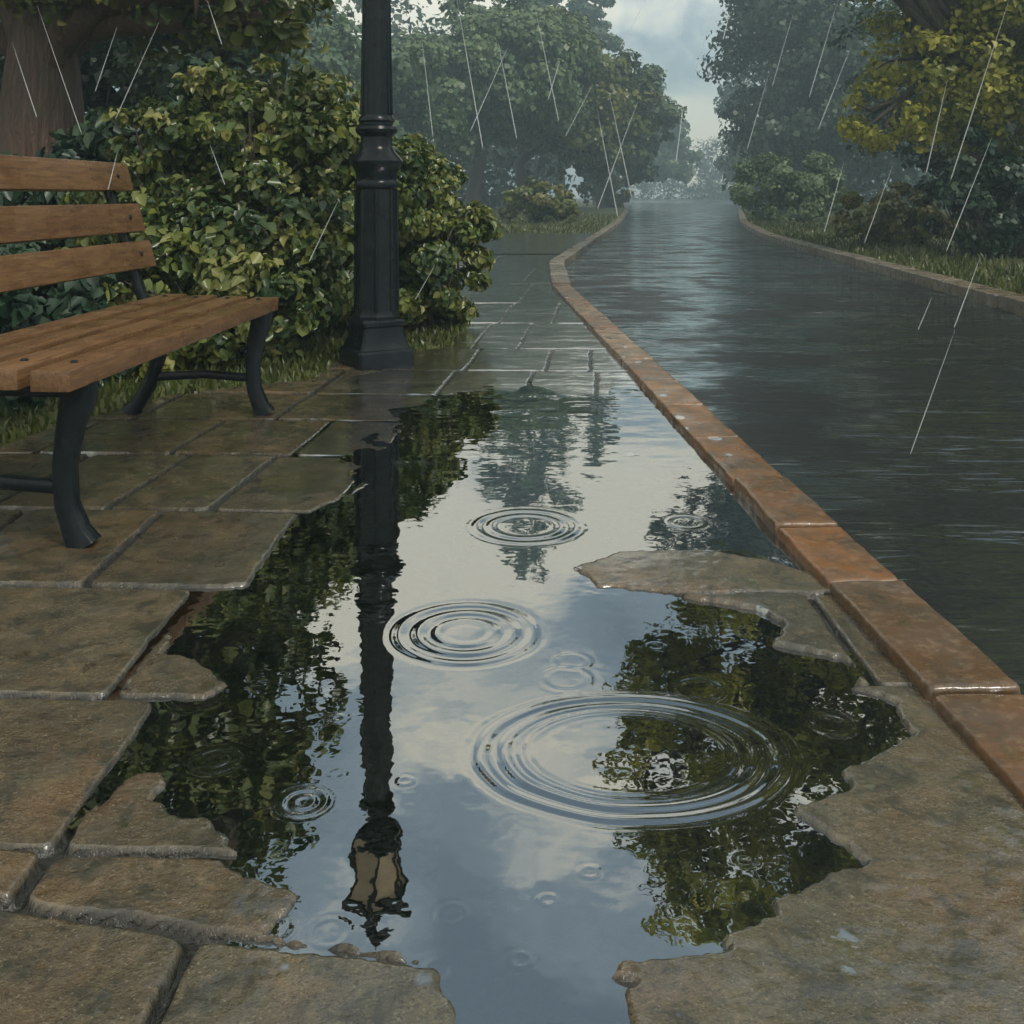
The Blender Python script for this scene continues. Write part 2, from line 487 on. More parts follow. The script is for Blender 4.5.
def pavement():
    ys = [-4.0]
    while ys[-1] < 17.0:
        y = ys[-1]
        ys.append(y + (0.06 if y < 0.85 else 0.0042 if y < 2.0 else 0.0042 + 0.0042 * (y - 2.0)))
    ys = np.array(ys)
    xs = np.concatenate([np.arange(-6.0, -2.3, 0.12), np.arange(-2.3, 1.06, 0.0055)])
    X, Y = np.meshgrid(xs, ys)
    wx = X + 0.014 * (fbm(X * 5, Y * 5, seed=3) - 0.5) + 0.010 * (fbm(X * 22, Y * 22, seed=4) - 0.5)
    wy = Y + 0.05 * (X + 0.9) * 0.55 + 0.016 * (fbm(X * 5, Y * 5, seed=7) - 0.5) + 0.010 * (fbm(X * 22, Y * 22, seed=8) - 0.5)
    wy = wy + 0.2 * (np.clip(X, -1.1, 0.3) + 0.41) * np.exp(-((Y - 1.32) / 0.12) ** 2)
    wy = np.where(X < -2.6, Y + 0.05 * (-1.7) * 0.55, wy)
    hgt = np.full(X.shape, -0.012); tone = np.zeros(X.shape); dist = np.zeros(X.shape)
    ids = np.random.default_rng(3)
    for y0, y1, js in ROWS:
        sl = 0.085 if y0 > 3.0 else 0.0
        edges = [-9.0] + list(js) + [9.0]
        for a, b in zip(edges, edges[1:]):
            tn, tx, ty, th = ids.random(), ids.normal(0, .006), ids.normal(0, .005), ids.normal(0, .0013)
            off = sl * (wy - y0)
            m = (wy >= y0) & (wy < y1) & (wx >= a + off) & (wx < b + off)
            if not m.any(): continue
            dx = np.minimum(wx - a - off, b + off - wx)[m]; dy = np.minimum(wy - y0, y1 - wy)[m]
            r = 0.03
            qx, qy = np.maximum(r - dx, 0), np.maximum(r - dy, 0)
            d = np.where((dx < r) & (dy < r), r - np.hypot(qx, qy), np.minimum(dx, dy))
            dist[m] = d; tone[m] = tn
            hgt[m] = 0.0075 + th + tx * (wx[m] - (max(a, -2.2) + min(b, 1)) / 2) * .5 + ty * (wy[m] - (y0 + y1) / 2) * .5
    big = (wx > 0.14 + 0.02 * (wy - 1)) & (wy > -0.5) & (wy < 2.02)      # one large broken slab beside the kerb
    dist[big] = np.minimum(wy + 0.5, 2.02 - wy)[big]; tone[big] = 0.72; hgt[big] = 0.0085
    gw = 0.006 + 0.006 * fbm(X * 9, Y * 9, seed=21)
    edge = sstep(gw * 0.6, gw * 0.6 + 0.007, dist)
    jcol = 1 - sstep(gw * 0.6 + 0.003, gw * 0.6 + 0.010, dist)
    sunk = sstep(2.9, 3.5, Y) * sstep(-0.95, -0.5, X + 0.05 * (4 - np.minimum(Y, 8)))      # sunken centre of the walk holds a film of water
    hgt = hgt * (1 - 0.80 * sunk) - 0.0012 * sunk - 0.0034 * sunk * (1 - sstep(4.4, 5.4, Y)) * sstep(-0.55, -0.25, X) + sunk * 0.0075 * (fbm(X * 2.1, Y * 1.6, seed=90, oct=3) - 0.5)
    hgt += 0.0045 * (fbm(X * 7, Y * 7, seed=30) - 0.5) + 0.0022 * (fbm(X * 40, Y * 40, seed=31, oct=3) - 0.5) * (1 - 0.6 * sunk)
    hgt = hgt * edge + (-0.010 + 0.004 * sunk) * (1 - edge)
    # the puddle's hollow, with a ragged broken rim
    sd = np.maximum(sdf(PUD, X, Y), -sdf(ISLE, X, Y))
    sd = sd + 0.024 * (fbm(X * 16, Y * 16, seed=40, oct=4) - 0.5) + 0.010 * (vnoise(X * 70, Y * 70, seed=44) - 0.5)
    hollow = sstep(0.007, -0.009, sd)
    hgt = hgt * (1 - hollow) + (-0.030 + 0.012 * fbm(X * 6, Y * 6, seed=50)) * hollow
    hgt = np.where(sd > 0.012, np.maximum(hgt, -0.010), hgt)
    film = np.clip(sunk * (0.62 + 0.35 * sstep(3.2, 3.8, Y)) + 0.20 * sstep(2.7, 4.2, Y) + 0.2, 0, 1) * (1 - 0.2 * sstep(6.5, 9.5, Y))
    kerb_edge = np.where(Y < 10.6, kx(Y), np.interp(Y, [10.6, 14.0, 21.0, 35.0], [0.41, 0.50, 1.5, 3.5])) + 0.03
    hgt = np.where(X > kerb_edge, -0.02, hgt)
    n, m = X.shape
    idx = np.arange(n * m).reshape(n, m)
    f = np.stack([idx[:-1, :-1], idx[:-1, 1:], idx[1:, 1:], idx[1:, :-1]], -1).reshape(-1, 4)
    # outline of the paved walk
    cx = (X[:-1, :-1] + X[1:, 1:]) / 2; cy = (Y[:-1, :-1] + Y[1:, 1:]) / 2
    edge_poly = [(-2.2, -4), (-2.15, 2.2), (-2.05, 3.1), (-1.86, 4.2), (-1.6, 4.85), (-1.02, 5.25), (-0.98, 6.0), (-0.42, 6.35), (-0.33, 7.4), (-0.45, 9.5), (-1.2, 13), (-6, 16), (-6, 17), (1.2, 17), (1.2, -4)]
    cs = sdf(edge_poly, cx, cy) + 0.05 * (fbm(cx * 6, cy * 6, seed=60) - 0.5)
    # the kerb takes over before the paving's far corner
    cut = (cx < np.where(cy < 10.6, kx(cy), np.interp(cy, [10.6, 14.0, 21.0, 35.0], [0.41, 0.50, 1.5, 3.5])) + 0.02)
    keep = ((cs < 0) & cut).ravel()
    f = f[keep]
    used = np.unique(f); remap = np.zeros(n * m, np.int64); remap[used] = np.arange(len(used))
    V = np.stack([X.ravel(), Y.ravel(), hgt.ravel()], -1)[used]
    me = np_mesh('pavement', V, remap[f])
    vattr(me, 'tone', tone.ravel()[used]); vattr(me, 'film', film.ravel()[used]); vattr(me, 'rim', (1 - sstep(0.012, 0.035, dist)).ravel()[used]); vattr(me, 'joint', np.maximum(jcol, hollow).ravel()[used])
    o = struct(link('pavement', me, PAV, smooth=True))
    return o


pavement()


def puddle():
    xs = np.arange(-0.98, 0.92, 0.0048); ys = np.concatenate([np.arange(0.98, 2.2, 0.0045), np.arange(2.2, 3.75, 0.0075), np.arange(3.75, 6.0, 0.012)])
    X, Y = np.meshgrid(xs, ys)
    amp = sstep(3.0, 5.0, Y)      # open to the rain, the far film is rougher
    Z = amp * 0.0042 * (fbm(X * 3.2, Y * 7.5, seed=81, oct=3) - 0.5)
    rings = [  # picture centre, picture half-width, crests, height in mm
        (630, 752, 150, 2, 0.85), (466, 632, 68, 3, 0.85), (526, 526, 50, 2, 1.15), (686, 522, 18, 1, 0.6), (216, 760, 22, 2, .7), (304, 802, 22, 2, .8), (830, 724, 20, 1, .7),
        (458, 581, 5, 1, .7), (476, 572, 5, 1, .6), (656, 646, 8, 1, .7), (338, 718, 6, 1, .7), (338, 774, 7, 1, .7), (405, 781, 7, 1, .6), (590, 872, 9, 1, .6), (548, 900, 8, 1, .6),
        (452, 914, 14, 1, .5), (560, 655, 6, 1, .5), (700, 690, 22, 1, .4), (250, 640, 10, 1, .5), (520, 960, 10, 1, .6), (706, 760, 6, 1, .6), (745, 860, 8, 1, .6)]
    q = random.Random(14)
    for _ in range(13):
        rings.append((q.choice([q.uniform(180, 340), q.uniform(430, 880)]), q.uniform(470, 1000), q.uniform(5, 26), 1, q.uniform(.25, .6)))
    for px, py, rp, k, amp in rings:
        cx, cy = gp(px, py); R = rp * H / (py - HZ)
        r = np.hypot(X - cx, (Y - cy) / (0.74 if rp > 100 else 1.0))
        r = r * (1 + 0.03 * (vnoise(X * 14, Y * 14, seed=int(px)) - 0.5))
        wl = min(0.044, max(0.012, R * 0.55))
        if k == 1:
            env = np.exp(-((r - R) / (wl * 0.5)) ** 2)
        else:
            env = sstep(R - wl * k * 0.95, R - wl * (k - 1) * 0.7, r) * np.exp(-np.maximum(0, (r - R) / (wl * 0.55)) ** 2)
        Z += amp * 0.001 * (wl / 0.036) ** 0.8 * env * np.cos(2 * math.pi * (r - R) / wl)
        if rp > 100:
            r2 = 0.74 * R
            Z += 0.75 * amp * 0.001 * np.exp(-((r - r2) / 0.02) ** 2) * np.cos(2 * math.pi * (r - r2) / 0.03)
    Z += 0.00022 * (fbm(X * 12, Y * 12, seed=70, oct=2) - 0.5)
    n, m = X.shape
    idx = np.arange(n * m).reshape(n, m)
    f = np.stack([idx[:-1, :-1], idx[:-1, 1:], idx[1:, 1:], idx[1:, :-1]], -1).reshape(-1, 4)
    sd = sdf(PUD, X[:-1, :-1], Y[:-1, :-1]).ravel()
    xc, yc = X[:-1, :-1].ravel(), Y[:-1, :-1].ravel()
    f = f[(sd < 0.05) | ((yc > 3.0) & (yc < 4.2 + 1.5 * fbm(xc * 3.5, yc * 2, seed=97)) & (xc > -0.85 + 0.04 * (yc - 3)) & (xc < kx(yc) - 0.01))]
    used = np.unique(f); remap = np.zeros(n * m, np.int64); remap[used] = np.arange(len(used))
    me = np_mesh('puddle', np.stack([X.ravel(), Y.ravel(), Z.ravel()], -1)[used], remap[f])
    struct(link('puddle', me, WATER, smooth=True))


puddle()


def strip(name, A, B, zf, mat, kind='structure'):
    """a sheet between two polylines of equal length"""
    v = [(x, y, zf) for x, y in A] + [(x, y, zf) for x, y in B]
    n = len(A)
    f = [(i, n + i, n + i + 1, i + 1) for i in range(n - 1)]
    me = bpy.data.meshes.new(name); me.from_pydata(v, [], f); me.update()
    o = link(name, me, mat); o['kind'] = kind
    bm = bmesh.new(); bm.from_mesh(me); bmesh.ops.recalc_face_normals(bm, faces=bm.faces)
    if bm.faces[0].normal.z < 0: bmesh.ops.reverse_faces(bm, faces=bm.faces)
    bm.to_mesh(me); bm.free()
    return o


fp = strip('path', [(-7.0, 16.4), (-7.0, 21.0), (-5.0, 25.5)], [(0.86, 16.4), (1.52, 21.0), (2.16, 25.5)], 0.0095, PAV)
vattr(fp.data, 'film', [0.78] * 6); vattr(fp.data, 'tone', [0.8] * 6)
ys = [-4, 0, 4, 8.46, 10.6, 14.0, 17.0, 21, 28, 35, 57, 65, 77, 110, 185]
lk = np.array(left_kerb); rk = np.array(right_kerb)
strip('road', [(np.interp(y, lk[:, 1], lk[:, 0]) + 0.02, y) for y in ys], [(np.interp(y, rk[:, 1], rk[:, 0]) + 0.05, y) for y in ys], ROAD_Z, ROAD)


def kerb(name, pts, lens, width, top, bottom, mat, gap=0.008, bev=0.012, side=1, rough=False):
    """blocks laid end to end along pts, their width on the given side"""
    mb = MB(); P = [Vector((x, y, 0)) for x, y in pts]
    seg = [(b - a).length for a, b in zip(P, P[1:])]; tot = sum(seg)

    def at(s):
        for a, b, l in zip(P, P[1:], seg):
            if s <= l: return a + (b - a) * (s / l), (b - a).normalized()
            s -= l
        return P[-1], (P[-1] - P[-2]).normalized()
    s = 0.0; k = 0; r = random.Random(4)
    while s < tot - 0.1:
        l = lens(s)
        a, _ = at(s); b, _ = at(min(s + l, tot)); d = (b - a)
        L_ = d.length - gap
        if L_ < 0.05: break
        u = d.normalized(); nrm = Vector((u.y, -u.x, 0)) * side
        c = (a + b) / 2 + nrm * width / 2
        M = Matrix((nrm, u, Vector((0, 0, 1)))).transposed()
        if M.determinant() < 0: M = Matrix((-nrm, u, Vector((0, 0, 1)))).transposed()
        M = M @ Matrix.Rotation(r.gauss(0, .006), 3, 'Y') @ Matrix.Rotation(r.gauss(0, .004), 3, 'Z')
        mb.box((c.x, c.y, (top + bottom) / 2 + r.gauss(0, .0022)), (width, L_, top - bottom), M, bev, r.random(), 3)
        s += l; k += 1
    if rough:
        from mathutils import noise as mn
        for cuts in (7, 2):
            es = [e for e in mb.bm.edges if e.calc_length() > (0.09 if cuts == 7 else 0.03)]
            bmesh.ops.subdivide_edges(mb.bm, edges=es, cuts=cuts, use_grid_fill=True)
        for v in mb.bm.verts:
            q = v.co
            v.co = q + mn.noise_vector(q * 9) * 0.0035 + mn.noise_vector(q * 32) * 0.0022
    o = mb.build(name, mat, smooth=rough, angle=None if rough else 40); o['kind'] = 'structure'
    return o


rr = random.Random(8)
KJ = [-4.0, -3.4, -2.85, -2.3, -1.75, -1.2, -0.65, -0.1, 0.42, 0.92, 1.38, 1.903, 2.447, 2.855, 3.33, 3.91, 4.51, 5.1, 5.75, 6.4, 7.1, 7.8, 8.5, 9.2, 9.9, 10.62]


def kl(s):
    i = int(np.argmin([abs(s - 4.0 - k) for k in KJ]))
    return KJ[min(i + 1, len(KJ) - 1)] - KJ[i] if i < len(KJ) - 1 else 1.0


kerb('kerb', [p for p in left_kerb[:2]], kl, KW, KERB_TOP, -0.12, KERB, gap=0.012, rough=True)
kerb('kerb', [(kx(10.6), 10.6), *left_kerb[2:7]], lambda s: 0.9 + s * 0.01, 0.2, KERB_TOP + 0.02, -0.12, KERBG)
kerb('kerb', right_kerb, lambda s: 0.8 + 0.3 * rr.random() + max(0, s - 30) * .02, 0.26, 0.06, -0.12, KERBG)


# ------------------------------------------------------------------ earth, verges
def sheet(name, x0, x1, y0, y1, z, mat):
    me = bpy.data.meshes.new(name); me.from_pydata([(x0, y0, z), (x1, y0, z), (x1, y1, z), (x0, y1, z)], [], [(0, 1, 2, 3)]); me.update()
    o = link(name, me, mat); o['kind'] = 'structure'; return o


sheet('ground', -170, 210, -20, 330, -0.13, SOIL)
vl = [-4, 2, 5, 10.6, 14.0, 17.0, 21, 35, 57, 65, 77, 185]
# left bed: reaches under the paving; right verge: from the far kerb outwards
strip('lawn', [(-60, y) for y in vl], [(np.interp(y, lk[:, 1], lk[:, 0]) + (0.0 if y > 16.5 else -0.9 if y < 12 else -0.5), y) for y in vl], -0.022, SOIL)
strip('verge', [(np.interp(y, rk[:, 1], rk[:, 0]) + 0.2, y) for y in vl], [(90, y) for y in vl], 0.02, SOIL)


def grass(name, n, place, hmin, hmax, label):
    V, Fc, T = [], [], []
    k = 0
    while k < n:
        x, y, z = place()
        h = random.uniform(hmin, hmax); a = random.uniform(0, 6.28); lean = random.uniform(.1, .7) * h
        w = 0.10 * h + 0.002 + 0.0003 * y
        ca, sa = math.cos(a), math.sin(a); b = random.uniform(0, 6.28)
        i = len(V)
        V += [(x - ca * w, y - sa * w, z), (x + ca * w, y + sa * w, z), (x + ca * w * .6 + math.cos(b) * lean * .4, y + sa * w * .6 + math.sin(b) * lean * .4, z + h * .65), (x + math.cos(b) * lean, y + math.sin(b) * lean, z + h)]
        Fc += [(i, i + 1, i + 2), (i, i + 2, i + 3)]
        t = min(1, max(0, random.gauss(.5, .22))); T += [t, t]; k += 1
    me = np_mesh(name, V, Fc); fattr(me, 'tone', T)
    o = link(name, me, GRASSM); o['kind'] = 'stuff'; o['label'] = label
    return o


def place_bed():
    while True:
        y = random.uniform(2.6, 9.5); x = random.uniform(-2.7, 0.0)
        e = np.interp(y, [2.2, 3.1, 4.2, 4.85, 5.25, 6.0, 6.35, 7.4, 9.5], [-2.15, -2.05, -1.86, -1.6, -1.02, -0.98, -0.42, -0.33, -0.45])
        if x < e + random.uniform(-.03, .06): return x, y, -0.02


def place_far():
    while True:
        y = 25.3 + 26 * random.random() ** 1.5; x = random.uniform(-9, 6)
        if x < np.interp(y, lk[:, 1], lk[:, 0]) - 0.1 and y > 25.5: return x, y, -0.02


def place_right():
    y = 6.5 + 45 * random.random() ** 1.6; x0 = np.interp(y, rk[:, 1], rk[:, 0]) + 0.27
    return x0 + (2.0 + y * .25) * random.random() ** 1.4, y, 0.02


grass('grass', 12000, place_bed, 0.02, 0.065, 'short wet grass between the paving, bench and shrubs')
grass('grass', 9000, place_far, 0.05, 0.13, 'grass strip between the far path and the road')
grass('grass', 16000, place_right, 0.04, 0.14, 'grass verge behind the far kerb of the road')


# ------------------------------------------------------------------ bench
def bench():
    A = Vector((-1.131, 2.62, 0)); B = Vector((-1.030, 4.52, 0))
    u = (B - A).normalized(); Lb = (B - A).length
    rz = math.atan2(u.y, u.x) - math.pi / 2
    # local frame: +y along the bench away from the eye, +x is the front
    root = thing('park_bench', 'wooden slatted park bench on black iron legs standing on wet paving beside shrubs', 'bench', (A.x, A.y, 0.0), rz)
    SZ = 0.50
    s = MB(); tones = [0.35, 0.8, 0.5, 0.75]
    w, g = 0.106, 0.031
    for k in range(4):
        x = -w / 2 - k * (w + g)
        zt = SZ - 0.028 + (0.004 * k)
        s.box((x, Lb / 2 + random.uniform(-.004, .004), zt), (w, Lb, 0.056), None, 0.006, tones[k])
    s.build('seat', WOOD, root, angle=40)
    bk = MB()
    # three backrest slats on a rake
    for (z0, z1), tn in zip([(0.63, 0.748), (0.785, 0.91), (0.965, 1.088)], (0.6, 0.35, 0.8)):
        zc = (z0 + z1) / 2
        xc = -0.565 - (zc - 0.62) * 0.31
        M = Matrix.Rotation(math.radians(-15), 3, 'Y')
        bk.box((xc, Lb / 2 + 0.01, zc), (0.038, Lb - 0.0, (z1 - z0) * 1.02), M, 0.006, tn)
    bk.build('backrest', WOOD, root, angle=40)
    so = [c for c in root.children if c.name.startswith('seat')][0]; ko = [c for c in root.children if c.name.startswith('backrest')][0]
    for y in (0.13, Lb - 0.12):
        for k in range(4):
            m = MB(); m.lathe([(0.011, -0.002), (0.011, 0.002), (0.007, 0.005), (0.001, 0.006)], 10); bo = m.build('bolt', IRON, so, angle=40)
            bo.location = (-w / 2 - k * (w + g), y, SZ + 0.0005 + 0.004 * k)
        for z in (0.69, 0.848, 1.027):
            m = MB(); m.lathe([(0.011, -0.002), (0.011, 0.002), (0.007, 0.005), (0.001, 0.006)], 10); bo = m.build('bolt', IRON, ko, angle=40)
            bo.location = (-0.565 - (z - 0.62) * 0.31 + 0.019, y, z + 0.006); bo.rotation_euler = (0, math.radians(75), 0)
    for y in (0.13, Lb - 0.12):
        m = MB()   # curved front leg
        m.sweep([(-0.045, y, 0.442), (-0.040, y, 0.40), (-0.062, y, 0.33), (-0.078, y, 0.22), (-0.072, y, 0.12), (-0.045, y, 0.045), (-0.022, y, 0.006)],
                [(0.055, 0.10), (0.055, 0.085), (0.05, 0.066), (0.048, 0.056), (0.048, 0.056), (0.055, 0.064), (0.06, 0.08)], tone=.5)
        m.build('leg', IRON, root, angle=50)
        m = MB()
        m.sweep([(-0.50, y, 0.442), (-0.485, y, 0.36), (-0.49, y, 0.25), (-0.53, y, 0.13), (-0.585, y, 0.045), (-0.62, y, 0.006)],
                [(0.05, 0.08), (0.05, 0.06), (0.046, 0.052), (0.046, 0.052), (0.052, 0.058), (0.06, 0.075)])
        m.build('leg', IRON, root, angle=50)
        m = MB(); m.sweep([(-0.09, y, 0.165), (-0.29, y, 0.178), (-0.50, y, 0.165)], [(0.03, 0.034)] * 3); m.build('stretcher', IRON, root, angle=50)
        m = MB(); m.sweep([(-0.012, y, 0.426), (-0.30, y, 0.428), (-0.535, y, 0.436)], [(0.05, 0.034)] * 3); m.build('seat_rail', IRON, root, angle=50)
        m = MB(); m.sweep([(-0.52, y, 0.40), (-0.578, y, 0.55), (-0.638, y, 0.75), (-0.71, y, 0.97), (-0.735, y, 1.04)], [(0.05, 0.036)] * 5)
        m.build('back_support', IRON, root, angle=50)


bench()


# ------------------------------------------------------------------ lamp
def lamp():
    root = thing('street_lamp', 'tall black cast iron street lamp with stepped square base beside the shrub', 'street lamp', (-0.757, 5.72, 0.0), math.radians(30))
    b = MB()

    def sq(mb, prof, tone=.5):
        rings = []
        for hw, z in prof:
            c = hw * 0.10
            q = [(hw, -hw + c), (hw, hw - c), (hw - c, hw), (-hw + c, hw), (-hw, hw - c), (-hw, -hw + c), (-hw + c, -hw), (hw - c, -hw)]
            rings.append([mb.bm.verts.new((x, y, z)) for x, y in q])
        mb._skin(rings, tone)
    sq(b, [(0.163, -0.01), (0.163, 0.088), (0.156, 0.098), (0.146, 0.104), (0.140, 0.118), (0.126, 0.16), (0.118, 0.20), (0.117, 0.222), (0.128, 0.232), (0.128, 0.252), (0.118, 0.264)])
    b.build('base', IRON, root, angle=32)
    p = MB()
    o8 = math.pi / 8
    p.lathe([(0.131, 0.262), (0.131, 0.28), (0.122, 0.295), (0.119, 0.32), (0.116, 0.60), (0.113, 0.985)], 8, phase=o8)
    for k in range(8):   # raised ribs on the faces' corners
        a = o8 + k * math.pi / 4
        p.tube([(0.1165 * math.cos(a), 0.1165 * math.sin(a), 0.31), (0.1115 * math.cos(a), 0.1115 * math.sin(a), 0.98)], [0.011, 0.0105], 8)
    p.build('pedestal', IRON, root, angle=28)
    c = MB()
    c.lathe([(0.112, 0.983), (0.124, 0.992), (0.128, 1.008), (0.124, 1.024), (0.115, 1.034), (0.118, 1.075), (0.134, 1.105), (0.149, 1.122), (0.152, 1.138), (0.142, 1.152), (0.118, 1.178), (0.096, 1.205), (0.088, 1.23), (0.088, 1.272), (0.098, 1.282),
             (0.114, 1.296), (0.119, 1.314), (0.112, 1.33), (0.094, 1.342), (0.094, 1.352), (0.103, 1.362), (0.101, 1.374), (0.088, 1.392)], 16, phase=math.pi / 16)
    c.build('collar', IRON, root, angle=30)
    s = MB()
    s.lathe([(0.0865, 1.388), (0.085, 1.6), (0.078, 2.1), (0.068, 2.42)], 12)
    for k in range(12):
        a = k * math.pi / 6
        s.tube([(0.085 * math.cos(a), 0.085 * math.sin(a), 1.40), (0.066 * math.cos(a), 0.066 * math.sin(a), 2.41)], [0.008, 0.006], 6)
    s.build('shaft', IRON, root, angle=40)
    n = MB()
    n.lathe([(0.072, 2.41), (0.10, 2.43), (0.105, 2.45), (0.095, 2.47), (0.06, 2.49), (0.048, 2.53), (0.07, 2.56), (0.11, 2.58), (0.115, 2.60), (0.09, 2.612)], 20)
    n.build('neck', IRON, root, angle=35)
    # six sided lantern, wider towards its roof
    ln = MB()
    ln.lathe([(0.105, 2.612), (0.118, 2.62), (0.118, 2.636), (0.10, 2.642)], 6)
    ln.lathe([(0.185, 2.955), (0.208, 2.965), (0.208, 2.985), (0.18, 2.992)], 6)
    for k in range(6):
        a = k * math.pi / 3
        ln.tube([(0.108 * math.cos(a), 0.108 * math.sin(a), 2.63), (0.188 * math.cos(a), 0.188 * math.sin(a), 2.96)], [0.011, 0.012], 6)
    lo = ln.build('lantern', IRON, root, angle=30)
    for k in range(6):
        a, bb = k * math.pi / 3, (k + 1) * math.pi / 3
        m = bmesh.new(); vs = []
        for rr_, zz in ((0.102, 2.643), (0.180, 2.954)):
            for inner in (0, 1):
                r_ = rr_ - 0.006 * inner
                q0 = Vector((r_ * math.cos(a), r_ * math.sin(a), zz)); q1 = Vector((r_ * math.cos(bb), r_ * math.sin(bb), zz))
                vs.append((m.verts.new(q0.lerp(q1, .04)), m.verts.new(q0.lerp(q1, .96))))
        (a0, a1), (b0, b1), (c0, c1), (d0, d1) = vs
        for f in ((a0, a1, c1, c0), (b1, b0, d0, d1), (a0, c0, d0, b0), (a1, b1, d1, c1), (c0, c1, d1, d0), (a1, a0, b0, b1)): m.faces.new(f)
        bmesh.ops.recalc_face_normals(m, faces=m.faces[:])
        me = bpy.data.meshes.new('glass_pane'); m.to_mesh(me); m.free()
        link('glass_pane', me, GLASS, lo)
    rf = MB()
    rf.lathe([(0.205, 2.992), (0.20, 3.0), (0.13, 3.05), (0.075, 3.085), (0.055, 3.10)], 6)
    rf.lathe([(0.055, 3.098), (0.06, 3.11), (0.03, 3.125), (0.028, 3.14), (0.042, 3.16), (0.03, 3.185), (0.01, 3.21), (0.004, 3.25)], 14)
    rf.build('roof', IRON, lo, angle=30)


lamp()


# ------------------------------------------------------------------ leaves, trees, shrubs
def leaf_mesh(name, blobs, n, size, seed, clump=0.34, kper=14, near=True, flat=0.25, tone_mu=0.45, inner=0.15, up=0.35, squash=1.0):
    r = np.random.default_rng(seed)
    C = np.array([[*b[0]] for b in blobs]); R = np.array([b[1] for b in blobs])
    w = R ** 2 / (R ** 2).sum()
    # clumps over the shells of the blobs
    cc, cr, co = [], [], []
    for c, rad in zip(C, R):
        k = max(8, int(kper * (0.5 + rad / R.mean() * 0.5) ** 1.5))
        d = r.normal(size=(k, 3)); d /= np.linalg.norm(d, axis=1)[:, None]
        rho = rad * (1 - 0.45 * r.random(k) ** 1.7)
        p = c + d * rho[:, None] * np.array([1, 1, squash])
        cc.append(p); cr.append(rad * clump * r.uniform(0.55, 1.25, k)); co.append(d)
    cc, cr, co = np.concatenate(cc), np.concatenate(cr), np.concatenate(co)
    ctone = r.normal(0, 0.14, len(cc))
    pw = cr ** 2 / (cr ** 2).sum()
    ci = r.choice(len(cc), n, p=pw)
    d = r.normal(size=(n, 3)); d /= np.linalg.norm(d, axis=1)[:, None]
    rho = (r.random(n) ** 0.45)
    P = cc[ci] + d * (cr[ci] * rho)[:, None] * np.array([1.1, 1.1, 0.8])
    N = d * 0.7 + co[ci] * 0.5 + np.array([0, 0, up]) + r.normal(0, 0.45, (n, 3))
    N /= np.linalg.norm(N, axis=1)[:, None]
    T = r.normal(size=(n, 3)) + np.array([0, 0, -0.7]) + d * 0.6
    T -= N * (T * N).sum(1)[:, None]; T /= np.linalg.norm(T, axis=1)[:, None] + 1e-9
    Bn = np.cross(N, T)
    s = size * (0.5 + 1.0 * r.random(n) ** 1.3)[:, None]
    wd = 0.36 * r.uniform(0.8, 1.25, n)[:, None] * s
    z = 0.19 * s
    tone = np.clip(tone_mu + ctone[ci] + r.normal(0, 0.16, n) + 0.10 * (rho - .6), 0, 1)
    tone = np.where(r.random(n) < 0.03, np.clip(tone + 0.4, 0, 1), tone)
    if near:
        pts = [P - T * s * .5, P - T * s * .18 + Bn * wd + N * z, P + T * s * .2 + Bn * wd * .8 + N * z, P + T * s * .55 - N * z * .8, P + T * s * .2 - Bn * wd * .8 + N * z, P - T * s * .18 - Bn * wd + N * z]
        V = np.stack(pts, 1).reshape(-1, 3); b = np.arange(n)[:, None] * 6
        Fc = np.concatenate([b + np.array([0, 1, 2, 3]), b + np.array([0, 3, 4, 5])])
    else:
        pts = [P - T * s * .5, P + Bn * wd * 1.25 + N * z, P + T * s * .5, P - Bn * wd * 1.25 + N * z * 0.5]
        V = np.stack(pts, 1).reshape(-1, 3); b = np.arange(n)[:, None] * 4
        Fc = b + np.array([0, 1, 2, 3])
    V[:, 2] = np.maximum(V[:, 2], -0.015)
    me = np_mesh(name, V, Fc)
    fattr(me, 'tone', np.concatenate([tone, tone]) if near else tone)
    return me


def rel(blobs, base):
    return [((b[0] - Vector(base)), b[1]) for b in blobs]


def tree(label, base, blobs, n, size, mat, bark, tr, seed, near=False, fork=0.35, lean=(0, 0), group=None, name='tree', **kw):
    base = Vector(base); size *= FARK; tr *= FARK
    root = thing(name, label, 'tree', base, 0, group)
    rb = rel(blobs, base)
    r = random.Random(seed)
    top = sum((b[0] * b[1] for b in rb), Vector()) / sum(b[1] for b in rb)
    m = MB()
    hf = top.z * fork
    k0 = Vector((lean[0], lean[1], hf))
    m.tube([(0, 0, -0.15), (0.02 * hf, 0, 0.05), k0 * 0.3 + Vector((r.gauss(0, .05) * hf * .3, 0, 0)), k0 * 0.7, k0, k0 + (top - k0) * 0.5, top], [tr * 1.5, tr * 1.2, tr, tr * .9, tr * .82, tr * .45, tr * .1], 14)
    for c, rad in rb:
        st = k0 + (top - k0) * r.uniform(0, .4)
        mid = st.lerp(c, .5) + Vector((r.gauss(0, .12), r.gauss(0, .12), .1)) * rad
        m.tube([st, st.lerp(mid, .5) + Vector((0, 0, .03 * rad)), mid, mid.lerp(c, .6), c], [tr * .40, tr * .33, tr * .24, tr * .16, tr * .05], 8)
        for _ in range(5):
            d = Vector((r.gauss(0, 1), r.gauss(0, 1), r.gauss(.2, .8))).normalized() * rad * .85
            m.tube([mid.lerp(c, .5), c + d * .5, c + d], [tr * .16, tr * .1, tr * .02], 5)
    m.build('trunk', bark, root, smooth=True)
    link('crown', leaf_mesh('crown', rb, n, size, seed, near=near, **kw), mat, root)
    return root


